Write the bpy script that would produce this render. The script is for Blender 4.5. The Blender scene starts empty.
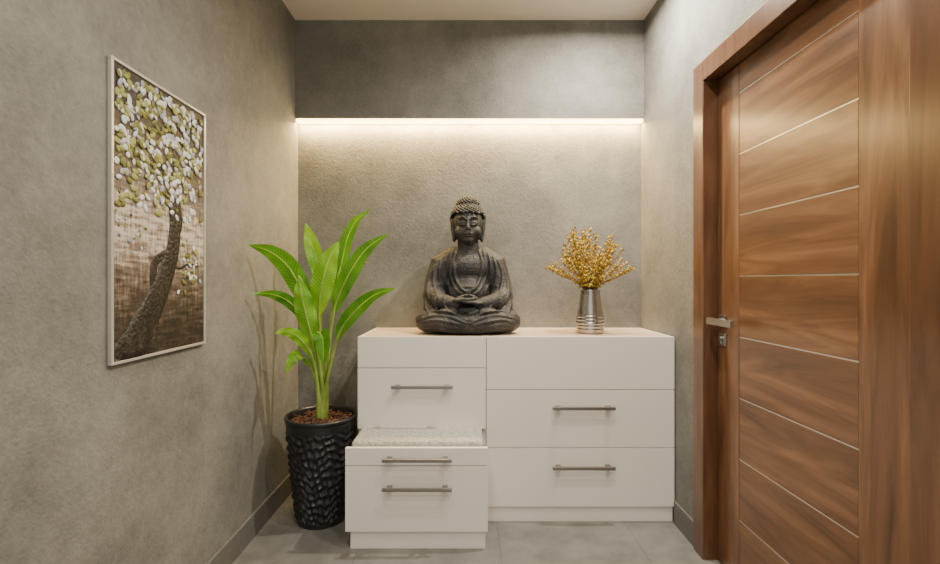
import bpy, bmesh, math, random
from mathutils import Vector, Matrix, Euler
from mathutils.bvhtree import BVHTree
random.seed(7)
C = bpy.context
col = C.scene.collection

# ---------------------------------------------------------------- materials
def new_mat(name):
    m = bpy.data.materials.new(name); m.use_nodes = True
    nt = m.node_tree
    return m, nt, nt.nodes['Principled BSDF']

def simple(name, c, rough=0.5, metal=0.0, coat=0.0, emis=None, es=0):
    m, nt, b = new_mat(name)
    b.inputs['Base Color'].default_value = (*c, 1)
    b.inputs['Roughness'].default_value = rough
    b.inputs['Metallic'].default_value = metal
    b.inputs['Coat Weight'].default_value = coat
    if emis:
        b.inputs['Emission Color'].default_value = (*emis, 1)
        b.inputs['Emission Strength'].default_value = es
    return m

def noise_mat(name, stops, scale=4, detail=8, stretch=(1,1,1), rough=0.6, metal=0, bump=0.2, bscale=60, bdist=0.01, distort=0.0, nrough=0.6):
    m, nt, b = new_mat(name)
    N = nt.nodes; L = nt.links
    tc = N.new('ShaderNodeTexCoord'); mp = N.new('ShaderNodeMapping')
    mp.inputs['Scale'].default_value = stretch
    L.new(tc.outputs['Object'], mp.inputs['Vector'])
    n = N.new('ShaderNodeTexNoise'); n.inputs['Scale'].default_value = scale
    n.inputs['Detail'].default_value = detail; n.inputs['Roughness'].default_value = nrough
    n.inputs['Distortion'].default_value = distort
    L.new(mp.outputs['Vector'], n.inputs['Vector'])
    r = N.new('ShaderNodeValToRGB')
    el = r.color_ramp.elements
    while len(el) < len(stops): el.new(0.5)
    for e, (p, c) in zip(el, stops):
        e.position = p; e.color = (*c, 1)
    L.new(n.outputs['Fac'], r.inputs['Fac'])
    L.new(r.outputs['Color'], b.inputs['Base Color'])
    b.inputs['Roughness'].default_value = rough
    b.inputs['Metallic'].default_value = metal
    if bump:
        n2 = N.new('ShaderNodeTexNoise'); n2.inputs['Scale'].default_value = bscale
        n2.inputs['Detail'].default_value = 6
        L.new(tc.outputs['Object'], n2.inputs['Vector'])
        bp = N.new('ShaderNodeBump'); bp.inputs['Strength'].default_value = bump
        bp.inputs['Distance'].default_value = bdist
        L.new(n2.outputs['Fac'], bp.inputs['Height'])
        L.new(bp.outputs['Normal'], b.inputs['Normal'])
    return m

def wood(name, stretch, dark=(0.068,0.031,0.014), mid=(0.142,0.066,0.030), light=(0.265,0.137,0.067)):
    m = noise_mat(name, [(0.30,dark),(0.5,mid),(0.74,light)], scale=1.6, detail=11, stretch=stretch,
                  rough=0.28, bump=0.0, distort=0.8, nrough=0.64)
    b = m.node_tree.nodes['Principled BSDF']
    b.inputs['Coat Weight'].default_value = 0.3
    b.inputs['Coat Roughness'].default_value = 0.2
    return m

def wall_mat(name, a, b_, bump=0.45):
    m, nt, b = new_mat(name)
    N = nt.nodes; L = nt.links
    tc = N.new('ShaderNodeTexCoord')
    n1 = N.new('ShaderNodeTexNoise'); n1.inputs['Scale'].default_value = 2.8; n1.inputs['Detail'].default_value = 12; n1.inputs['Roughness'].default_value = 0.73
    n2 = N.new('ShaderNodeTexNoise'); n2.inputs['Scale'].default_value = 52; n2.inputs['Detail'].default_value = 6; n2.inputs['Roughness'].default_value = 0.7
    L.new(tc.outputs['Object'], n1.inputs['Vector']); L.new(tc.outputs['Object'], n2.inputs['Vector'])
    mx = N.new('ShaderNodeMath'); mx.operation = 'MULTIPLY_ADD'; mx.inputs[1].default_value = 0.28
    ml = N.new('ShaderNodeMath'); ml.operation = 'MULTIPLY'; ml.inputs[1].default_value = 0.72
    L.new(n1.outputs['Fac'], ml.inputs[0]); L.new(n2.outputs['Fac'], mx.inputs[0]); L.new(ml.outputs[0], mx.inputs[2])
    r = N.new('ShaderNodeValToRGB'); r.color_ramp.elements[0].position = 0.36; r.color_ramp.elements[1].position = 0.64
    r.color_ramp.elements[0].color = (*a,1); r.color_ramp.elements[1].color = (*b_,1)
    L.new(mx.outputs[0], r.inputs['Fac']); L.new(r.outputs['Color'], b.inputs['Base Color'])
    n3 = N.new('ShaderNodeTexNoise'); n3.inputs['Scale'].default_value = 118; n3.inputs['Detail'].default_value = 4
    L.new(tc.outputs['Object'], n3.inputs['Vector'])
    bp = N.new('ShaderNodeBump'); bp.inputs['Strength'].default_value = bump; bp.inputs['Distance'].default_value = 0.004
    L.new(n3.outputs['Fac'], bp.inputs['Height']); L.new(bp.outputs['Normal'], b.inputs['Normal'])
    b.inputs['Roughness'].default_value = 0.75
    return m

M_wall = wall_mat('plaster_wall', (0.130,0.129,0.118), (0.258,0.256,0.233), 0.55)
M_ceil = simple('ceiling_paint', (0.86,0.81,0.71), 0.8)
M_white = simple('white_lacquer', (0.86,0.825,0.765), 0.26)
M_top = simple('cream_top', (0.62,0.50,0.39), 0.35)
M_gap = simple('shadow_gap', (0.12,0.11,0.10), 0.7)
M_steel = simple('brushed_steel', (0.42,0.41,0.39), 0.32, 1.0)
M_handle = simple('handle_metal', (0.33,0.315,0.295), 0.35, 1.0)
M_silver = simple('silver_frame', (0.66,0.63,0.57), 0.35, 0.6)
M_inlay = simple('inlay_metal', (0.75,0.72,0.66), 0.3, 0.9)
M_base = wall_mat('baseboard_plaster', (0.115,0.113,0.103), (0.165,0.162,0.148), 0.15)
M_woodH = wood('wood_horizontal', (3.0, 1.0, 9.0))
M_woodV = wood('wood_vertical', (3.0, 9.0, 0.9))
M_frameW = wood('wood_frame', (8.0, 9.0, 0.9), (0.064,0.028,0.013), (0.12,0.053,0.024), (0.19,0.093,0.045))

# floor tiles
m, nt, b = new_mat('floor_tiles'); M_floor = m
N = nt.nodes; L = nt.links
tc = N.new('ShaderNodeTexCoord'); mp = N.new('ShaderNodeMapping'); mp.inputs['Location'].default_value = (-0.14, -0.06, 0)
L.new(tc.outputs['Object'], mp.inputs['Vector'])
br = N.new('ShaderNodeTexBrick'); br.offset = 0; br.inputs['Scale'].default_value = 1
br.inputs['Brick Width'].default_value = 0.62; br.inputs['Row Height'].default_value = 0.62
br.inputs['Mortar Size'].default_value = 0.0018; br.inputs['Mortar Smooth'].default_value = 0.2
br.inputs['Color1'].default_value = (1,1,1,1); br.inputs['Color2'].default_value = (0.95,0.95,0.95,1); br.inputs['Mortar'].default_value = (0.62,0.62,0.62,1)
L.new(mp.outputs['Vector'], br.inputs['Vector'])
n = N.new('ShaderNodeTexNoise'); n.inputs['Scale'].default_value = 5; n.inputs['Detail'].default_value = 10; n.inputs['Roughness'].default_value = 0.65
L.new(tc.outputs['Object'], n.inputs['Vector'])
r = N.new('ShaderNodeValToRGB'); r.color_ramp.elements[0].position = 0.3; r.color_ramp.elements[1].position = 0.7
r.color_ramp.elements[0].color = (0.12,0.12,0.114,1); r.color_ramp.elements[1].color = (0.25,0.248,0.234,1)
L.new(n.outputs['Fac'], r.inputs['Fac'])
mx = N.new('ShaderNodeMix'); mx.data_type = 'RGBA'; mx.blend_type = 'MULTIPLY'; mx.inputs['Factor'].default_value = 1
L.new(r.outputs['Color'], mx.inputs['A']); L.new(br.outputs['Color'], mx.inputs['B'])
L.new(mx.outputs['Result'], b.inputs['Base Color']); b.inputs['Roughness'].default_value = 0.38

# ---------------------------------------------------------------- mesh builder
class MB:
    def __init__(s): s.v=[]; s.f=[]; s.m=[]; s.uv={}
    def box(s, x0,x1,y0,y1,z0,z1, mi=0):
        o=len(s.v)
        s.v += [(x0,y0,z0),(x1,y0,z0),(x1,y1,z0),(x0,y1,z0),(x0,y0,z1),(x1,y0,z1),(x1,y1,z1),(x0,y1,z1)]
        for q in [(0,3,2,1),(4,5,6,7),(0,1,5,4),(1,2,6,5),(2,3,7,6),(3,0,4,7)]:
            s.f.append(tuple(o+i for i in q)); s.m.append(mi)
    def ell(s, c, r, mi=0, rot=None, seg=20, ring=12):
        o=len(s.v); c=Vector(c); R = Euler(rot).to_matrix() if rot else Matrix.Identity(3)
        pts=[Vector((0,0,1))]
        for i in range(1,ring):
            t=math.pi*i/ring
            for j in range(seg):
                a=2*math.pi*j/seg
                pts.append(Vector((math.sin(t)*math.cos(a),math.sin(t)*math.sin(a),math.cos(t))))
        pts.append(Vector((0,0,-1)))
        for p in pts: s.v.append(tuple(c+R@Vector((p.x*r[0],p.y*r[1],p.z*r[2]))))
        n=len(pts)
        for j in range(seg):
            k=(j+1)%seg
            s.f.append((o,o+1+j,o+1+k)); s.m.append(mi)
            for i in range(ring-2):
                a=o+1+i*seg
                s.f.append((a+j,a+seg+j,a+seg+k,a+k)); s.m.append(mi)
            a=o+1+(ring-2)*seg
            s.f.append((a+j,o+n-1,a+k)); s.m.append(mi)
    def tube(s, pts, rad, seg=10, mi=0, round_ends=True, flat=None):
        pts=[Vector(p) for p in pts]; o=len(s.v)
        if not hasattr(rad,'__len__'): rad=[rad]*len(pts)
        P=list(pts); Rr=list(rad)
        if round_ends:
            t0=(pts[0]-pts[1]).normalized(); t1=(pts[-1]-pts[-2]).normalized()
            P=[pts[0]+t0*rad[0]*0.98,pts[0]+t0*rad[0]*0.7]+P+[pts[-1]+t1*rad[-1]*0.7,pts[-1]+t1*rad[-1]*0.98]
            Rr=[rad[0]*0.2,rad[0]*0.7]+Rr+[rad[-1]*0.7,rad[-1]*0.2]
        prev=None
        for i,p in enumerate(P):
            t=(P[min(i+1,len(P)-1)]-P[max(i-1,0)]).normalized()
            if prev is None:
                u=t.orthogonal().normalized()
            else:
                u=(prev-t*prev.dot(t)).normalized()
            prev=u; w=t.cross(u)
            for j in range(seg):
                a=2*math.pi*j/seg
                d=(u*math.cos(a)+w*math.sin(a))*Rr[i]
                if flat: d=Vector((d.x*flat[0],d.y*flat[1],d.z*flat[2]))
                s.v.append(tuple(p+d))
        for i in range(len(P)-1):
            for j in range(seg):
                k=(j+1)%seg; a=o+i*seg
                s.f.append((a+j,a+k,a+seg+k,a+seg+j)); s.m.append(mi)
        s.f.append(tuple(o+j for j in reversed(range(seg)))); s.m.append(mi)
        a=o+(len(P)-1)*seg
        s.f.append(tuple(a+j for j in range(seg))); s.m.append(mi)
    def lathe(s, prof, c, seg=48, mi=0, fn=None):
        o=len(s.v)
        for i,(r,z) in enumerate(prof):
            for j in range(seg):
                a=2*math.pi*j/seg
                rr = r if fn is None else fn(r,z,a,i)
                s.v.append((c[0]+rr*math.cos(a),c[1]+rr*math.sin(a),c[2]+z))
        for i in range(len(prof)-1):
            for j in range(seg):
                k=(j+1)%seg; a=o+i*seg
                s.f.append((a+j,a+k,a+seg+k,a+seg+j)); s.m.append(mi)
        s.f.append(tuple(o+j for j in reversed(range(seg)))); s.m.append(mi)
        a=o+(len(prof)-1)*seg
        s.f.append(tuple(a+j for j in range(seg))); s.m.append(mi)
    def obj(s, name, mats, parent=None, smooth=False, bevel=0, loc=None):
        me=bpy.data.meshes.new(name)
        off = Vector(loc) if loc else Vector((0,0,0))
        me.from_pydata([tuple(Vector(v)-off) for v in s.v],[],s.f)
        for mm in (mats if isinstance(mats,list) else [mats]): me.materials.append(mm)
        for p,mi in zip(me.polygons,s.m): p.material_index=mi; p.use_smooth=smooth
        me.update()
        ob=bpy.data.objects.new(name,me); col.objects.link(ob); ob.location=off
        if parent:
            ob.parent=parent; ob.matrix_parent_inverse=Matrix.Translation(-parent.location)
        if bevel:
            b=ob.modifiers.new('bevel','BEVEL'); b.width=bevel; b.segments=2; b.limit_method='ANGLE'
        return ob

def empty(name, loc):
    e=bpy.data.objects.new(name,None); e.location=loc; e.empty_display_size=0.1; col.objects.link(e); return e

def bez(pts, n):
    """catmull-rom through points"""
    P=[Vector(p) for p in pts]; P=[P[0]*2-P[1]]+P+[P[-1]*2-P[-2]]
    out=[]; segs=len(P)-3
    for k in range(n+1):
        t=k/n*segs; i=min(int(t),segs-1); t-=i
        a,b,c,d=P[i:i+4]
        out.append(0.5*((2*b)+(c-a)*t+(2*a-5*b+4*c-d)*t*t+(3*b-a-3*c+d)*t**3))
    return out

# ---------------------------------------------------------------- room
XL,XR,YB,ZC = -0.987,1.0045,2.70,2.66
Y0=-1.3
def single(name, boxes, mat, bevel=0):
    mb=MB()
    for bx in boxes: mb.box(*bx)
    return mb.obj(name, mat, bevel=bevel)
single('floor',[(XL-0.15,XR+0.15,Y0,YB+0.15,-0.1,0)],M_floor)
single('ceiling',[(XL-0.15,XR+0.15,Y0,YB+0.15,ZC,ZC+0.1)],M_ceil)
single('wall_left',[(XL-0.15,XL,Y0,YB+0.15,0,ZC)],M_wall)
single('wall_back',[(XL,XR,YB,YB+0.15,0,ZC),(XL,XR,2.655,YB,2.10,ZC)],M_wall)
DY0,DY1,DZ=1.041,1.95,2.01     # clear opening
single('wall_right',[(XR,XR+0.15,DY1+0.03,YB+0.15,0,ZC),(XR,XR+0.15,Y0,DY0-0.03,0,ZC),(XR,XR+0.15,DY0-0.03,DY1+0.03,DZ+0.03,ZC)],M_wall)
single('baseboard_left',[(XL,XL+0.012,Y0,YB,0,0.108)],M_base,0.002)
single('baseboard_back',[(XL+0.0125,-0.54,YB-0.012,YB,0,0.108)],M_base,0.002)
single('baseboard_right',[(XR-0.012,XR,2.04,2.245,0,0.108),(XR-0.012,XR,Y0,0.95,0,0.108)],M_base,0.002)

# LED strip : slim diffuser tucked behind the bulkhead lip, lamps wash down the wall
M_led = simple('led_diffuser',(1,0.9,0.7),0.5,0,0,(1.0,0.68,0.26),13)
led=empty('led_strip_light',(0,2.68,2.09))
mb=MB(); mb.box(XL+0.003,XR-0.003,2.662,2.697,2.082,2.0995); mb.obj('diffuser',M_led,led)
for k in range(4):
    ld=bpy.data.lights.new('led_lamp','AREA'); ld.shape='RECTANGLE'; ld.size=.48; ld.size_y=.014; ld.energy=11; ld.color=(1,.66,.26)
    lo=bpy.data.objects.new('led_lamp',ld); col.objects.link(lo); lo.location=(XL+.25+k*.497,2.668,2.079); lo.rotation_euler=(math.radians(14),0,0); lo.parent=led; lo.matrix_parent_inverse=Matrix.Translation(-led.location)

# ---------------------------------------------------------------- door
door=empty('door_1',(1.05,1.5,0))
LX=1.045
mb=MB()
mb.box(LX+0.004,LX+0.04,DY0+0.004,DY1-0.004,0.006,DZ-0.004)
mb.obj('leaf_core',M_gap,door)
SF0=1.793; SN1=1.246
mb=MB(); mb.box(LX,LX+0.01,SF0+0.001,DY1-0.004,0.006,DZ-0.004); mb.obj('stile_lock',M_woodV,door,bevel=0.0015)
mb=MB(); mb.box(LX,LX+0.01,DY0+0.004,SN1-0.001,0.006,DZ-0.004); mb.obj('stile_hinge',M_woodV,door,bevel=0.0015)
gz=[1.189+0.2355*k for k in (-4,-3,-2,-1,0,1,2,3)]
edges=[0.006]+gz+[DZ-0.004]
inl=MB()
for i in range(len(edges)-1):
    a=edges[i]+(0.0022 if i else 0); c=edges[i+1]-(0.0022 if i<len(edges)-2 else 0)
    mb=MB(); mb.box(LX+0.001,LX+0.01,SN1+0.0005,SF0-0.0005,a,c)
    p=mb.obj('panel_%d'%(i+1),M_woodH,door,bevel=0.001,loc=(LX,1.5+0.37*i,a))
for g in gz: inl.box(LX+0.0015,LX+0.008,SN1,SF0,g-0.0018,g+0.0018)
inl.obj('metal_inlays',M_inlay,door)
mb=MB()
AX=0.985
mb.box(AX+0.012,1.13,DY1,DY1+0.028,0,DZ+0.028)
mb.box(AX+0.012,1.13,DY0-0.028,DY0,0,DZ+0.028)
mb.box(AX+0.012,1.13,DY0,DY1,DZ,DZ+0.028)
mb.box(LX+0.042,1.13,DY1-0.015,DY1,0,DZ); mb.box(LX+0.042,1.13,DY0,DY0+0.015,0,DZ); mb.box(LX+0.042,1.13,DY0,DY1,DZ-0.015,DZ)
mb.obj('jamb',M_frameW,door)
mb=MB()
mb.box(AX,XR-0.0005,DY1+0.001,DY1+0.086,0,DZ+0.086)
mb.box(AX,XR-0.0005,DY0-0.086,DY0-0.001,0,DZ+0.086)
mb.box(AX,XR-0.0005,DY0-0.001,DY1+0.001,DZ+0.001,DZ+0.086)
mb.obj('architrave',M_frameW,door,bevel=0.003)
mb=MB()
mb.box(LX-0.008,LX,1.877,1.927,0.982,1.032)
mb.tube([(LX-0.004,1.902,1.007),(0.995,1.902,1.007)],0.010,16,round_ends=False)
mb.box(0.982,0.998,1.745,1.918,0.994,1.020)
mb.box(LX-0.008,LX,1.877,1.927,0.905,0.955)
mb.tube([(LX-0.016,1.902,0.935),(LX-0.004,1.902,0.935)],0.011,16,round_ends=False)
mb.box(LX-0.014,LX-0.006,1.898,1.906,0.912,0.93)
mb.obj('lever_handle',M_steel,door,bevel=0.0015)

# ---------------------------------------------------------------- furniture
def bar_handle(mb, xc, z, yf, w, mi=1):
    mb.box(xc-w/2,xc+w/2,yf-0.036,yf-0.025,z-0.0075,z+0.0075,mi)
    for s in (-1,1):
        x=xc+s*(w/2-0.03)
        mb.box(x-0.011,x+0.011,yf-0.034,yf-0.0002,z-0.0085,z+0.0085,mi)
YF=2.25; YK=2.695; ZT=0.900; ZS=ZT-0.001; XD=0.088; XLc=-0.534; XRc=0.999
mb=MB()
mb.box(XD+0.001,XD+0.015,YF+0.0195,YK,0.074,ZT)
mb.box(XRc-0.018,XRc,YF+0.0195,YK,0.074,ZT)
mb.box(XD+0.015,XRc-0.018,YK-0.018,YK,0.074,ZT)
mb.box(XD+0.015,XRc-0.018,YF+0.0165,YK-0.018,ZS-0.02,ZS,3)
mb.box(XD+0.013,XRc-0.013,YF+0.02,YK-0.018,0.074,0.092)
mb.box(XD+0.004,XRc-0.004,YF+0.012,YK-0.02,0,0.0735)
mb.box(XD+0.018,XRc-0.018,YF+0.024,YF+0.03,0.092,ZS-0.02,2)
mb.box(XD+0.0015,XRc,YF,YF+0.0165,0.645,ZT)
mb.box(XD+0.0015,XRc,YF,YF+0.0195,0.364,0.6415)
mb.box(XD+0.0015,XRc,YF,YF+0.0195,0.078,0.3605)
xh=(582.5-468)/465*YF
bar_handle(mb,xh,0.561,YF,0.30); bar_handle(mb,xh,0.275,YF,0.30)
mb.obj('chest_of_drawers',[M_white,M_handle,M_gap,M_top],bevel=0.0010,loc=(0.54,2.47,0))
chest2=empty('chest_of_drawers.001',(-0.22,2.47,0))
mb=MB()
mb.box(XLc,XLc+0.015,YF+0.0195,YK,0,ZT)
mb.box(XD-0.015,XD-0.001,YF+0.0195,YK,0,ZT)
mb.box(XLc+0.015,XD-0.015,YK-0.018,YK,0,ZT)
mb.box(XLc+0.015,XD-0.015,YF+0.0165,YK-0.018,ZS-0.02,ZS,3)
mb.box(XLc+0.015,XD-0.015,YF+0.02,YK-0.018,0.466,0.480)
mb.box(XLc+0.016,XD-0.017,YF+0.024,YF+0.03,0.480,ZS-0.02,2)
mb.box(XLc,XD-0.0015,YF,YF+0.0165,0.751,ZT)
mb.box(XLc,XD-0.0015,YF,YF+0.0195,0.455,0.7475)
bar_handle(mb,(422.5-468)/465*YF,0.662,YF,0.295)
mb.obj('carcass',[M_white,M_handle,M_gap,M_top],chest2,bevel=0.0010)
YP=2.02
mb=MB()
a,bb=XLc+0.018,XD-0.018
mb.box(a,a+0.016,YP+0.02,2.62,0.04,0.415)
mb.box(bb-0.016,bb,YP+0.02,2.62,0.04,0.415)
mb.box(a+0.016,bb-0.016,2.604,2.62,0.04,0.415)
mb.box(a+0.016,bb-0.016,YP+0.02,2.604,0.04,0.056)
mb.box(a+0.016,bb-0.016,YP+0.02,2.604,0.395,0.411)
mb.box(XLc+0.02,XD-0.018,YP+0.032,2.6,0,0.039)
mb.box(XLc+0.02,XD-0.012,YP+0.012,YP+0.031,0,0.079)
mb.box(XLc,XD-0.002,YP,YP+0.0195,0.368,0.4445)
mb.box(XLc,XD-0.002,YP,YP+0.0195,0.080,0.3645)
bar_handle(mb,(417.5-468)/465*YP,0.401,YP,0.30); bar_handle(mb,(417.5-468)/465*YP,0.276,YP,0.30)
mb.obj('pull_out_seat_box',[M_white,M_handle],chest2,bevel=0.0016)
M_boucle = noise_mat('grey_boucle_fabric',[(0.34,(0.30,0.29,0.265)),(0.66,(0.52,0.505,0.465))],scale=85,detail=3,rough=0.95,bump=0.6,bscale=110,bdist=0.004)
bm=bmesh.new(); bmesh.ops.create_cube(bm,size=1)
me=bpy.data.meshes.new('seat_cushion'); 
for v in bm.verts:
    v.co=Vector((v.co.x*(bb-a-0.002),v.co.y*0.54,v.co.z*0.052))
bmesh.ops.bevel(bm,geom=bm.edges[:],offset=0.018,segments=5,affect='EDGES',profile=0.5)
for f in bm.faces: f.smooth=True
bm.to_mesh(me); me.materials.append(M_boucle)
cu=bpy.data.objects.new('seat_cushion',me); col.objects.link(cu); cu.location=((a+bb)/2,YP+0.022+0.27,0.4385)
cu.parent=chest2; cu.matrix_parent_inverse=Matrix.Translation(-chest2.location)

# ---------------------------------------------------------------- Buddha
BS=Vector((0.0,2.47,ZT+0.0003))
M_bud=noise_mat('weathered_stone',[(0.32,(0.011,0.0112,0.0115)),(0.5,(0.029,0.0285,0.028)),(0.63,(0.076,0.072,0.067)),(0.80,(0.18,0.145,0.115))],scale=9,detail=13,rough=0.58,metal=0.0,bump=1.0,bscale=110,bdist=0.006,nrough=0.80)
def remesh(mb,voxel,name,smooth_it=4):
    o=mb.obj(name,M_bud,smooth=True)
    md=o.modifiers.new('r','REMESH'); md.mode='VOXEL'; md.voxel_size=voxel
    sm=o.modifiers.new('s','SMOOTH'); sm.iterations=smooth_it; sm.factor=0.5
    dg=C.evaluated_depsgraph_get(); ev=o.evaluated_get(dg)
    me=bpy.data.meshes.new_from_object(ev)
    bpy.data.objects.remove(o)
    return me
body=MB()
body.ell((0,.04,.24),(.13,.09,.2)); body.ell((0,.025,.335),(.14,.08,.09)); body.ell((0,.0,.2),(.115,.095,.09))
for s in (-1,1):
    body.tube([(s*.0,.04,.405),(s*.08,.04,.39),(s*.142,.035,.35),(s*.170,.02,.25),(s*.180,-.02,.185),(s*.14,-.09,.16),(s*.06,-.13,.15)],
              [.05,.058,.066,.062,.058,.045,.03],16)
    body.tube([(s*.185,-.01,.19),(s*.185,-.05,.12),(s*.17,-.08,.08)],[.05,.048,.05],14)
    body.tube([(s*.07,.06,.08),(s*.17,.0,.08),(s*.215,-.06,.065)],[.09,.078,.058],16)
    body.tube([(s*.215,-.08,.06),(s*.1,-.135,.062),(-s*.03,-.15,.058)],[.055,.05,.04],16)
    body.ell((s*.1,-.14,.112),(.055,.028,.02),rot=(0,0,s*.25))
body.ell((0,-.02,.03),(.25,.155,.045)); body.ell((0,.05,.08),(.19,.13,.09))
m0=remesh(body,0.007,'tmp',3)
bvh=BVHTree.FromPolygons([v.co.copy() for v in m0.vertices],[tuple(p.vertices) for p in m0.polygons])
def fold(pts,r=.006,lift=0.0):
    path=bez([(x,0,z) for x,z in pts],26); out=[]
    for p in path:
        h=bvh.ray_cast(Vector((p.x,-.6,p.z)),Vector((0,1,0)))
        if h[0]: out.append(h[0]+h[1]*lift)
    if len(out)>3:
        for _ in range(3):
            for i in range(1,len(out)-1): out[i].y=(out[i-1].y+out[i].y*2+out[i+1].y)/4
        n=len(out); body.tube(out,[r*(.45+.55*math.sin(math.pi*i/(n-1))) for i in range(n)],8)
for s in (-1,1):
    fold([(s*.055,.425),(s*.072,.36),(s*.066,.29),(s*.04,.235),(s*.0,.20)],.009,.003)
    fold([(s*.08,.42),(s*.095,.35),(s*.09,.28),(s*.06,.22),(s*.03,.195)],.007,.001)
    fold([(s*.105,.41),(s*.12,.34),(s*.115,.27),(s*.09,.21)],.0075,.001)
    fold([(s*.13,.395),(s*.148,.33),(s*.145,.26),(s*.12,.2)],.007,.001)
    fold([(s*.155,.375),(s*.178,.31),(s*.175,.24),(s*.15,.18)],.0075,.001)
    fold([(s*.185,.34),(s*.203,.27),(s*.208,.2),(s*.19,.15)],.007,.001)
    fold([(s*.21,.24),(s*.222,.18),(s*.215,.13),(s*.19,.09)],.007,.001)
    fold([(s*.16,.2),(s*.17,.15),(s*.15,.11)],.007,.001)
    fold([(s*.12,.19),(s*.12,.15),(s*.1,.12)],.006,.001)
    for k in range(5):
        z=.022+.02*k
        fold([(s*.25,z*.9),(s*.17,z+.012),(s*.09,z-.004+.004*k),(s*.01,z*.75)],.0062,.001)
fold([(-.06,.245),(-.02,.236),(.02,.236),(.06,.245)],.007)
fold([(-.05,.225),(0,.214),(.05,.225)],.006)
for s in (-1,1):
    zz=.158 if s>0 else .172
    body.ell((s*.042,-.148,zz),(.036,.03,.013),rot=(0,s*.12,0))
    for i in range(4):
        L_=[.058,.066,.062,.05][i]; y=-.172+.0155*i
        body.tube([(s*.03,y,zz+.003),(s*.03-s*L_*.5,y-.002,zz+.003),(s*.03-s*L_,y,zz+.007)],[.0075,.0072,.006],8)
    body.tube([(s*.052,-.155,zz+.008),(s*.032,-.158,.188),(s*.006,-.158,.196)],[.009,.008,.0065],8)
mb_body=remesh(body,0.0036,'tmp',2)
for v in mb_body.vertices:
    if v.co.z<0.0: v.co.z=0.0
head=MB()
head.tube([(0,.03,.36),(0,.025,.42),(0,.02,.50)],[.068,.056,.055],20)
head.ell((0,.02,.57),(.081,.087,.095),seg=32,ring=20); head.ell((0,-.0,.515),(.069,.068,.062),seg=28,ring=18)
head.ell((0,-.035,.478),(.034,.03,.026)); 
for s in (-1,1):
    head.ell((s*.038,-.028,.52),(.031,.032,.032))
    head.tube([(s*.008,-.072,.578),(s*.028,-.069,.592),(s*.052,-.05,.584)],[.0045,.006,.003],8)
    head.ell((s*.031,-.0585,.560),(.0195,.010,.009),rot=(0,0,s*.35))
    head.tube([(s*.012,-.067,.551),(s*.031,-.067,.548),(s*.049,-.051,.553)],[.0028,.0038,.002],6)
    head.ell((s*.011,-.078,.527),(.0075,.008,.006))
    head.tube([(s*.078,.015,.592),(s*.084,.01,.575),(s*.083,.008,.54),(s*.077,.004,.50),(s*.073,.0,.478)],[.010,.014,.013,.012,.012],12,flat=(.75,1.2,1))
    head.tube([(s*.070,.01,.57),(s*.070,.01,.49)],[.016,.014],12)
head.tube([(0,-.066,.585),(0,-.077,.555),(0,-.085,.532)],[.0055,.007,.010],10)
head.tube([(-.023,-.064,.504),(-.010,-.071,.508),(0,-.072,.5055),(.010,-.071,.508),(.023,-.064,.504)],[.002,.005,.0045,.005,.002],8)
head.tube([(-.018,-.062,.496),(0,-.069,.494),(.018,-.062,.496)],[.003,.006,.003],8)
head.ell((0,-.069,.602),(.005,.005,.005))
hm=remesh(head,0.0024,'tmp',2)
hair=MB()
hc=Vector((0,.028,.594)); hr=Vector((.091,.094,.080))
hair.ell(hc+Vector((0,.004,.003)),(hr.x-.002,hr.y-.002,hr.z-.002),seg=32,ring=20)
def keep(p):
    yy=p[1]; line=.612 if yy<-.02 else (.612-.11*min(1,(yy+.02)/.09))
    return p[2]>line
idx=[i for i,v in enumerate(hair.v) if not keep(v)]
bad=set(idx); nf=[(f,m_) for f,m_ in zip(hair.f,hair.m) if not any(i in bad for i in f)]
hair.f=[a_ for a_,_ in nf]; hair.m=[b_ for _,b_ in nf]
def curls(c,r,n,test,rad):
    for i in range(n):
        z=1-2*(i+.5)/n; ph=i*2.399963; q=math.sqrt(1-z*z)
        p=Vector((c[0]+r[0]*q*math.cos(ph),c[1]+r[1]*q*math.sin(ph),c[2]+r[2]*z))
        if test(p): hair.ell(p,(rad,rad,rad),seg=8,ring=6)
curls(hc,hr,600,keep,.0078)
hair.ell((0,.035,.668),(.060,.060,.034)); curls((0,.035,.668),(.061,.061,.036),230,lambda p:p.z>.66,.0068)
bud=empty('buddha_statue',BS); bud.scale=(1,1,1.02)
def addmesh(me,name,parent):
    o=bpy.data.objects.new(name,me); col.objects.link(o); o.parent=parent
    for p in me.polygons: p.use_smooth=True
    if not me.materials: me.materials.append(M_bud)
    return o
addmesh(mb_body,'robed_body',bud); addmesh(hm,'head',bud)
ho=hair.obj('hair_curls',M_bud,smooth=True); ho.parent=bud

# ---------------------------------------------------------------- vase with flowers
VX,VY,VZ=0.635,2.42,ZT+0.0003
M_vase=simple('silver_metal_vase',(0.46,0.44,0.42),0.25,1.0)
prof=[]
def vr(t):
    pts=[(0,.062),(.04,.069),(.22,.073),(.45,.067),(.7,.057),(.9,.051),(1,.052)]
    for (a_,ra),(b_,rb) in zip(pts,pts[1:]):
        if t<=b_: 
            k=(t-a_)/(b_-a_); return ra+(rb-ra)*k
    return .05
for i in range(121):
    t=i/120; r_=vr(t)
    if t<.45: r_+= .0009*math.sin(t/.45*2*math.pi*6)
    prof.append((r_,t*.224))
prof+= [(.049,.225),(.046,.217),(.047,.18),(.05,.12),(.05,.02)]
vase=empty('flower_vase',(VX,VY,VZ))
mb=MB(); mb.lathe(prof,(VX,VY,VZ),56); mb.obj('vase_body',M_vase,vase,smooth=True)
M_twig=simple('twig_brown',(0.18,0.11,0.04),0.8)
M_yel=noise_mat('yellow_blossom',[(0.3,(0.34,0.215,0.012)),(0.6,(0.53,0.37,0.03))],scale=25,rough=0.7,bump=0)
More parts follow.
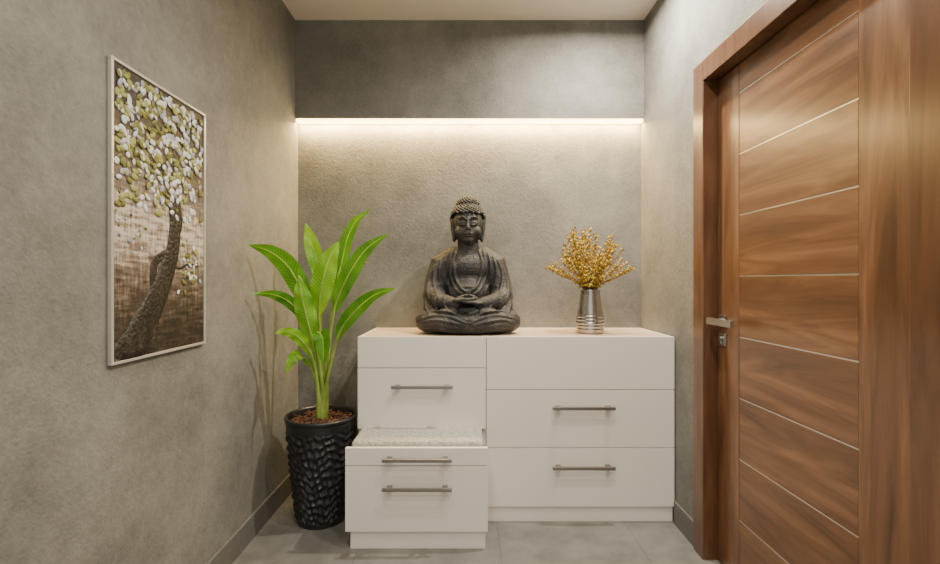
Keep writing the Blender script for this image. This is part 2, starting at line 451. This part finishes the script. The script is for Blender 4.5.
M_yel2=simple('ochre_blossom',(0.30,0.20,0.025),0.7)
fl=MB()
rnd=random.Random(3)
for i in range(72):
    az=rnd.uniform(0,2*math.pi); sp=math.sqrt(rnd.random())
    dx=math.cos(az)*sp*.245; dy=math.sin(az)*sp*.15
    h=.345*(1-.60*sp**2.4)*rnd.uniform(.66,1.05)
    p0=Vector((VX+dx*.12,VY+dy*.12,VZ+.12)); p1=Vector((VX+dx*.17,VY+dy*.19,VZ+.236)); p2=Vector((VX+dx*.66,VY+dy*.66,VZ+.226+h*.62)); p3=Vector((VX+dx,VY+dy,VZ+.226+h))
    pts=bez([p0,p1,p2,p3],14)
    fl.tube(pts,.0014,5,0)
    for k in range(24):
        t=rnd.uniform(.36,1.0); q=pts[int(t*14)]
        off=Vector((rnd.uniform(-1,1),rnd.uniform(-1,1),rnd.uniform(-.2,1))).normalized()*rnd.uniform(.004,.014)
        c=q+off
        if k%3==0: fl.tube([q,c],.0008,4,0,round_ends=False)
        fl.ell(c,(.0042,.0042,.0088),rnd.choice([1,1,2]),rot=(rnd.uniform(-1,1),rnd.uniform(-1,1),0),seg=6,ring=5)
fl.obj('yellow_blossom_branches',[M_twig,M_yel,M_yel2],vase,smooth=True)

# ---------------------------------------------------------------- potted plant
PX,PY=-0.722,2.30
plant=empty('potted_bird_of_paradise_plant',(PX,PY,0))
M_pot=simple('black_glazed_pot',(0.018,0.018,0.020),0.32)
prof=[]
NZ=190
for i in range(NZ+1):
    t=i/NZ; prof.append((.117+.053*(t**.8),t*.495))
prof+= [(.173,.496),(.176,.508),(.173,.515),(.162,.515),(.159,.505),(.152,.47),(.15,.44)]
def potfn(r,z,a,i):
    if i<=NZ and 0.015<z<.46:
        e=min(1,(z-.015)/.02,(.46-z)/.02)
        ph=z/.038+.42*math.sin(4*a+z*7)+.25*math.sin(9*a-z*14)+.10*math.sin(23*a+z*31)
        w=1-abs(2*(ph%1)-1)
        return r+e*(.010*(w**1.3-.5)+.0022*math.sin(31*a+z*60))
    return r
mb=MB(); mb.lathe(prof,(PX,PY,0),240,0,potfn); mb.obj('pot',M_pot,plant,smooth=True)
M_soil=noise_mat('bark_chips',[(0.3,(0.035,0.018,0.01)),(0.7,(0.15,0.07,0.04))],scale=30,rough=0.9,bump=0.4)
mb=MB(); mb.lathe([(.150,.44),(.152,.472),(.001,.49)],(PX,PY,0),40)
for i in range(330):
    a_=rnd.uniform(0,6.28); r_=math.sqrt(rnd.random())*.142
    mb.ell((PX+r_*math.cos(a_),PY+r_*math.sin(a_),.484+rnd.uniform(0,.014)),(rnd.uniform(.007,.015),rnd.uniform(.005,.01),.004),rot=(rnd.uniform(-.6,.6),rnd.uniform(-.6,.6),rnd.uniform(0,3)),seg=6,ring=4)
mb.obj('bark_mulch',M_soil,plant)

def leafmat(name,c1,c2):
    m,nt,b=new_mat(name); N=nt.nodes; L=nt.links
    uv=N.new('ShaderNodeUVMap'); uv.uv_map='UVMap'
    sp=N.new('ShaderNodeSeparateXYZ'); L.new(uv.outputs['UV'],sp.inputs[0])
    ab=N.new('ShaderNodeMath'); ab.operation='ABSOLUTE'; L.new(sp.outputs['Y'],ab.inputs[0])
    mu=N.new('ShaderNodeMath'); mu.operation='MULTIPLY_ADD'; L.new(ab.outputs[0],mu.inputs[0]); mu.inputs[1].default_value=-14
    mu2=N.new('ShaderNodeMath'); mu2.operation='MULTIPLY'; L.new(sp.outputs['X'],mu2.inputs[0]); mu2.inputs[1].default_value=170
    L.new(mu2.outputs[0],mu.inputs[2])
    si=N.new('ShaderNodeMath'); si.operation='SINE'; L.new(mu.outputs[0],si.inputs[0])
    r=N.new('ShaderNodeMapRange'); r.inputs['From Min'].default_value=-1; L.new(si.outputs[0],r.inputs['Value'])
    n=N.new('ShaderNodeTexNoise'); n.inputs['Scale'].default_value=9; tc=N.new('ShaderNodeTexCoord'); L.new(tc.outputs['Object'],n.inputs['Vector'])
    av=N.new('ShaderNodeMath'); av.operation='MULTIPLY_ADD'; L.new(r.outputs[0],av.inputs[0]); av.inputs[1].default_value=.14; L.new(n.outputs['Fac'],av.inputs[2])
    lt=N.new('ShaderNodeMath'); lt.operation='LESS_THAN'; L.new(ab.outputs[0],lt.inputs[0]); lt.inputs[1].default_value=.07
    cr=N.new('ShaderNodeValToRGB'); cr.color_ramp.elements[0].color=(*c1,1); cr.color_ramp.elements[1].color=(*c2,1)
    cr.color_ramp.elements[0].position=.3; cr.color_ramp.elements[1].position=.85
    L.new(av.outputs[0],cr.inputs['Fac'])
    mx=N.new('ShaderNodeMix'); mx.data_type='RGBA'; L.new(lt.outputs[0],mx.inputs['Factor']); L.new(cr.outputs['Color'],mx.inputs['A']); mx.inputs['B'].default_value=(.38,.58,.08,1)
    L.new(mx.outputs['Result'],b.inputs['Base Color']); b.inputs['Roughness'].default_value=.35
    bp=N.new('ShaderNodeBump'); bp.inputs['Strength'].default_value=.2; bp.inputs['Distance'].default_value=.003
    L.new(si.outputs[0],bp.inputs['Height']); L.new(bp.outputs['Normal'],b.inputs['Normal'])
    tr=N.new('ShaderNodeBsdfTranslucent'); L.new(mx.outputs['Result'],tr.inputs['Color'])
    ms=N.new('ShaderNodeMixShader'); ms.inputs[0].default_value=.3
    out=N['Material Output']; L.new(b.outputs[0],ms.inputs[1]); L.new(tr.outputs[0],ms.inputs[2]); L.new(ms.outputs[0],out.inputs['Surface'])
    return m
M_leafA=leafmat('leaf_green',(.028,.15,.003),(.14,.39,.008))
M_leafB=leafmat('leaf_lime',(.10,.33,.006),(.32,.62,.02))
M_stem=noise_mat('leaf_stem',[(0.3,(.16,.27,.03)),(0.7,(.36,.48,.10))],scale=14,rough=.5,bump=0)

def leaf(name,pts,hw,mat,fold_=.35,side=None,wav=.004,seed=0):
    P=bez(pts,34); me=bpy.data.meshes.new(name); V=[];F=[];UV=[]
    n=len(P); W=8; side=Vector(side or (0,1,0)); pn=None
    for i,p in enumerate(P):
        u=i/(n-1); t=(P[min(i+1,n-1)]-P[max(i-1,0)]).normalized()
        w=side-t*side.dot(t); w.normalize(); nn=t.cross(w)
        if pn is None:
            if nn.z<0: nn=-nn
        elif nn.dot(pn)<0: nn=-nn
        pn=nn
        prof=(math.sin(math.pi*min(1,u**.85))**.8)*(1-.10*u) if 0<u<1 else 0.02
        for j in range(W+1):
            v=j/W*2-1
            ww=hw*prof
            q=p+w*v*ww*math.cos(fold_)+nn*(abs(v)*ww*math.sin(fold_)-.35*ww*v*v*math.sin(fold_)+ (wav*math.sin(u*22+seed+v*2)*abs(v)))
            q=q+Vector((PX,PY,0)); q.x=max(q.x,XL+.012)
            V.append(q); UV.append((u,v))
    for i in range(n-1):
        for j in range(W):
            a_=i*(W+1)+j; F.append((a_,a_+1,a_+W+2,a_+W+1))
    me.from_pydata([tuple(v) for v in V],[],F); ul=me.uv_layers.new(name='UVMap')
    for lp in me.loops: ul.data[lp.index].uv=UV[lp.vertex_index]
    for p in me.polygons: p.use_smooth=True
    me.materials.append(mat)
    o=bpy.data.objects.new(name,me); col.objects.link(o); o.parent=plant; o.matrix_parent_inverse=Matrix.Translation(-plant.location)
LV=[
 ([(.060,.02,1.13),(.082,.03,1.24),(.112,.03,1.37),(.160,.02,1.465),(.235,.0,1.525)],.036,0,(.75,.4,-.4),.4),
 ([(.065,-.03,1.01),(.100,-.05,1.11),(.158,-.06,1.22),(.235,-.07,1.325),(.340,-.08,1.395)],.046,0,(.8,.15,-.7),.3),
 ([(.075,-.02,.87),(.120,-.04,.96),(.19,-.05,1.04),(.275,-.06,1.105),(.378,-.06,1.135)],.040,0,(.5,.3,-.8),.3),
 ([(.0,-.05,1.0),(.012,-.07,1.10),(.035,-.08,1.20),(.065,-.08,1.29),(.105,-.07,1.36)],.060,1,(1,.1,-.25),.25),
 ([(-.02,.04,1.13),(-.035,.05,1.23),(-.06,.05,1.33),(-.08,.05,1.40),(-.096,.04,1.46)],.044,1,(1,.15,0),.35),
 ([(-.045,-.04,1.00),(-.070,-.08,1.12),(-.115,-.13,1.235),(-.170,-.19,1.300),(-.240,-.26,1.330)],.052,0,(.60,.24,.65),.25),
 ([(-.055,-.06,.95),(-.085,-.09,1.03),(-.13,-.13,1.085),(-.175,-.18,1.110),(-.234,-.24,1.115)],.030,0,(.35,.15,.75),.25),
 ([(-.02,-.08,.80),(-.045,-.11,.87),(-.08,-.14,.92),(-.115,-.17,.938),(-.155,-.2,.935)],.030,1,(.35,.2,.7),.25),
 ([(.0,-.09,.90),(.025,-.12,.925),(.05,-.15,.90),(.06,-.17,.84),(.062,-.18,.79)],.042,0,(1,0,.3),.3),
 ([(-.015,-.07,.84),(-.03,-.1,.95),(-.05,-.11,1.05),(-.065,-.11,1.13),(-.08,-.1,1.20)],.050,1,(1,.2,-.1),.25),
 ([(-.03,-.06,.75),(-.055,-.09,.80),(-.085,-.12,.82),(-.105,-.14,.79),(-.12,-.155,.74)],.030,1,(.6,.3,-.5),.3),
]
st=MB()
for i,(pts,hw,mi,side,fo) in enumerate(LV):
    leaf('leaf_%d'%(i+1),pts,hw,M_leafB if mi else M_leafA,fo,side,seed=i*1.7)
    a_=i*2.4; b0=Vector((math.cos(a_)*.020,math.sin(a_)*.018,.48)); p0=Vector(pts[0])
    mid=b0.lerp(p0,.5); mid.x=mid.x*.7; mid.y=mid.y*.7
    path=bez([b0,mid,p0,Vector(pts[1]),Vector(pts[2])],22)
    nn=len(path)
    st.tube([p+Vector((PX,PY,-.0)) for p in path],[.0118*(1-.82*k/(nn-1)) for k in range(nn)],9)
st.obj('stems',M_stem,plant,smooth=True)

# ---------------------------------------------------------------- painting
FY0,FY1,FZ0,FZ1=1.270,1.727,.938,1.788
pa=empty('framed_tree_painting',(XL,1.50,1.363))
fx0,fx1=XL+.001,XL+.014; fw=.009
mb=MB()
mb.box(fx0,fx1,FY0,FY1,FZ0,FZ0+fw); mb.box(fx0,fx1,FY0,FY1,FZ1-fw,FZ1)
mb.box(fx0,fx1,FY0,FY0+fw,FZ0+fw,FZ1-fw); mb.box(fx0,fx1,FY1-fw,FY1,FZ0+fw,FZ1-fw)
mb.obj('frame',M_silver,pa,bevel=.0015)
m,nt,b=new_mat('painted_canvas'); N=nt.nodes; L=nt.links
tc=N.new('ShaderNodeTexCoord'); sp=N.new('ShaderNodeSeparateXYZ'); L.new(tc.outputs['Object'],sp.inputs[0])
mp=N.new('ShaderNodeMapping'); mp.inputs['Scale'].default_value=(1,60,9); L.new(tc.outputs['Object'],mp.inputs['Vector'])
n1=N.new('ShaderNodeTexNoise'); n1.inputs['Scale'].default_value=1.6; n1.inputs['Detail'].default_value=8; n1.inputs['Roughness'].default_value=.7; L.new(mp.outputs['Vector'],n1.inputs['Vector'])
mp2=N.new('ShaderNodeMapping'); mp2.inputs['Scale'].default_value=(1,10,60); L.new(tc.outputs['Object'],mp2.inputs['Vector'])
n2=N.new('ShaderNodeTexNoise'); n2.inputs['Scale'].default_value=1.3; n2.inputs['Detail'].default_value=8; L.new(mp2.outputs['Vector'],n2.inputs['Vector'])
ad=N.new('ShaderNodeMath'); ad.operation='ADD'; L.new(n1.outputs['Fac'],ad.inputs[0]); L.new(n2.outputs['Fac'],ad.inputs[1])
sh=N.new('ShaderNodeMath'); sh.operation='ADD'; sh.inputs[1].default_value=.03; L.new(sp.outputs['Z'],sh.inputs[0])
ab=N.new('ShaderNodeMath'); ab.operation='ABSOLUTE'; L.new(sh.outputs[0],ab.inputs[0])
gr=N.new('ShaderNodeMapRange'); gr.inputs['From Min'].default_value=.03; gr.inputs['From Max'].default_value=.34; gr.inputs['To Min'].default_value=.13; gr.inputs['To Max'].default_value=-.20
L.new(ab.outputs[0],gr.inputs['Value'])
a2=N.new('ShaderNodeMath'); a2.operation='MULTIPLY_ADD'; L.new(ad.outputs[0],a2.inputs[0]); a2.inputs[1].default_value=.5; L.new(gr.outputs[0],a2.inputs[2])
cr=N.new('ShaderNodeValToRGB'); el=cr.color_ramp.elements
el[0].position=.28; el[0].color=(.02,.013,.008,1); el[1].position=.68; el[1].color=(.62,.55,.48,1)
e=el.new(.42); e.color=(.065,.046,.033,1); e=el.new(.55); e.color=(.20,.155,.12,1)
L.new(a2.outputs[0],cr.inputs['Fac']); L.new(cr.outputs['Color'],b.inputs['Base Color']); b.inputs['Roughness'].default_value=.5
bp=N.new('ShaderNodeBump'); bp.inputs['Strength'].default_value=.5; bp.inputs['Distance'].default_value=.003; L.new(ad.outputs[0],bp.inputs['Height']); L.new(bp.outputs['Normal'],b.inputs['Normal'])
CY0,CY1,CZ0,CZ1=FY0+fw,FY1-fw,FZ0+fw,FZ1-fw; cx=XL+.009
mb=MB(); mb.box(XL+.002,cx,CY0,CY1,CZ0,CZ1); mb.obj('canvas',m,pa,loc=(XL,1.50,1.363))
def uvp(u,v,d=0): return (cx+d,CY0+(CY1-CY0)*u,CZ0+(CZ1-CZ0)*v)
M_trunk=noise_mat('painted_trunk',[(0.35,(.006,.005,.004)),(0.6,(.028,.019,.014)),(.78,(.11,.08,.06))],scale=30,stretch=(1,1,.3),rough=.5,bump=.6,bscale=80)
mb=MB()
def br_(pts,r0,r1):
    P=bez([uvp(u,v) for u,v in pts],24); n=len(P); o=len(mb.v)
    mb.tube(P,[r0+(r1-r0)*(i/(n-1))**.7 for i in range(n)],12,flat=(.10,1,1),round_ends=False)
    for i in range(o,len(mb.v)):
        x,y,z=mb.v[i]; mb.v[i]=(max(min(x,cx+.006),cx-.004),min(max(y,CY0+.0005),CY1-.0005),min(max(z,CZ0+.0005),CZ1-.0005))
br_([(.15,-.03),(.24,.08),(.37,.17),(.50,.28),(.60,.40),(.62,.52),(.58,.60),(.58,.70),(.62,.8)],.070,.012)
br_([(.44,.2),(.38,.27),(.40,.34),(.54,.38)],.022,.014)
br_([(.02,-.02),(.14,.05),(.3,.12)],.055,.03)
br_([(.36,-.03),(.34,.06),(.39,.16)],.04,.03)
br_([(.61,.42),(.69,.5),(.67,.62),(.74,.72)],.014,.005)
br_([(.58,.6),(.46,.68),(.32,.78)],.010,.004)
br_([(.57,.34),(.68,.32),(.80,.34),(.93,.33)],.007,.003)
mb.obj('painted_tree_trunk',M_trunk,pa,smooth=True)
P1=simple('petal_white',(.62,.65,.67),.5); P2=simple('petal_olive',(.15,.155,.028),.5); P3=simple('petal_lime',(.29,.31,.085),.5); P4=simple('petal_lilac',(.34,.35,.45),.5)
mb=MB(); rp=random.Random(11)
def petal(u,v,sz):
    wt=.34+.30*u+.25*(v-.75)
    q=rp.random()
    mi = (0 if rp.random()<.70 else 3) if q<wt else rp.choice([1,1,1,2,2])
    ox,y,z=uvp(u,v,0); x=ox+rp.uniform(.0005,.003)
    if y<CY0+sz or y>CY1-sz or z>CZ1-sz: return
    mb.ell((x,y,z),(.0022,sz,sz*rp.uniform(.5,.72)),mi,rot=(rp.uniform(0,3.14),rp.uniform(-.1,.1),rp.uniform(-.1,.1)),seg=10,ring=6)
for i in range(640):
    u=rp.random(); v=.52+.48*rp.random()
    lim=.60+.04*math.sin(u*9)
    if v<lim and rp.random()>.3: continue
    petal(u,v,rp.uniform(.011,.016))
for i in range(44):
    petal(rp.gauss(.82,.09),rp.gauss(.33,.05),rp.uniform(.008,.012))
for i in range(22): petal(rp.uniform(.0,.3),rp.gauss(.46,.06),rp.uniform(.004,.007))
mb.obj('petals',[P1,P2,P3,P4],pa,smooth=True)

# ---------------------------------------------------------------- lights
M_emit=simple('downlight_lens',(1,.9,.75),.5,0,0,(1,.82,.6),4)
M_ring=simple('downlight_ring',(.7,.68,.64),.4)
def downlight(x,y,power,size=.09,spread=150):
    e=empty('ceiling_downlight',(x,y,ZC))
    mb=MB(); mb.lathe([(.055,-.006),(.062,-.004),(.062,0.0)],(x,y,ZC-.0005),32); mb.obj('ring',M_ring,e)
    mb=MB(); mb.lathe([(.046,-.009),(.046,-.0065)],(x,y,ZC),32); mb.obj('lens',M_emit,e)
    ld=bpy.data.lights.new('downlight_lamp','AREA'); ld.shape='DISK'; ld.size=size; ld.energy=power; ld.color=(1,.89,.73); ld.spread=math.radians(spread)
    lo=bpy.data.objects.new('lamp',ld); col.objects.link(lo); lo.location=(x,y,ZC-.02); lo.parent=e; lo.matrix_parent_inverse=Matrix.Translation(-e.location)
downlight(.70,2.15,44,.05,170); downlight(.45,1.35,14); downlight(-.45,1.0,8); downlight(.45,.4,16); downlight(-.3,-.3,16)

w=bpy.data.worlds.new('world'); C.scene.world=w; w.use_nodes=True
w.node_tree.nodes['Background'].inputs[0].default_value=(1,.965,.90,1); w.node_tree.nodes['Background'].inputs[1].default_value=1.08

# ---------------------------------------------------------------- camera
cd=bpy.data.cameras.new('camera'); cd.sensor_width=36; cd.lens=36*465/940; cd.shift_x=.0021; cd.shift_y=-.001; cd.clip_start=.02
co=bpy.data.objects.new('camera',cd); col.objects.link(co); co.location=(0,0,1.17); co.rotation_euler=(math.pi/2,0,0)
C.scene.camera=co
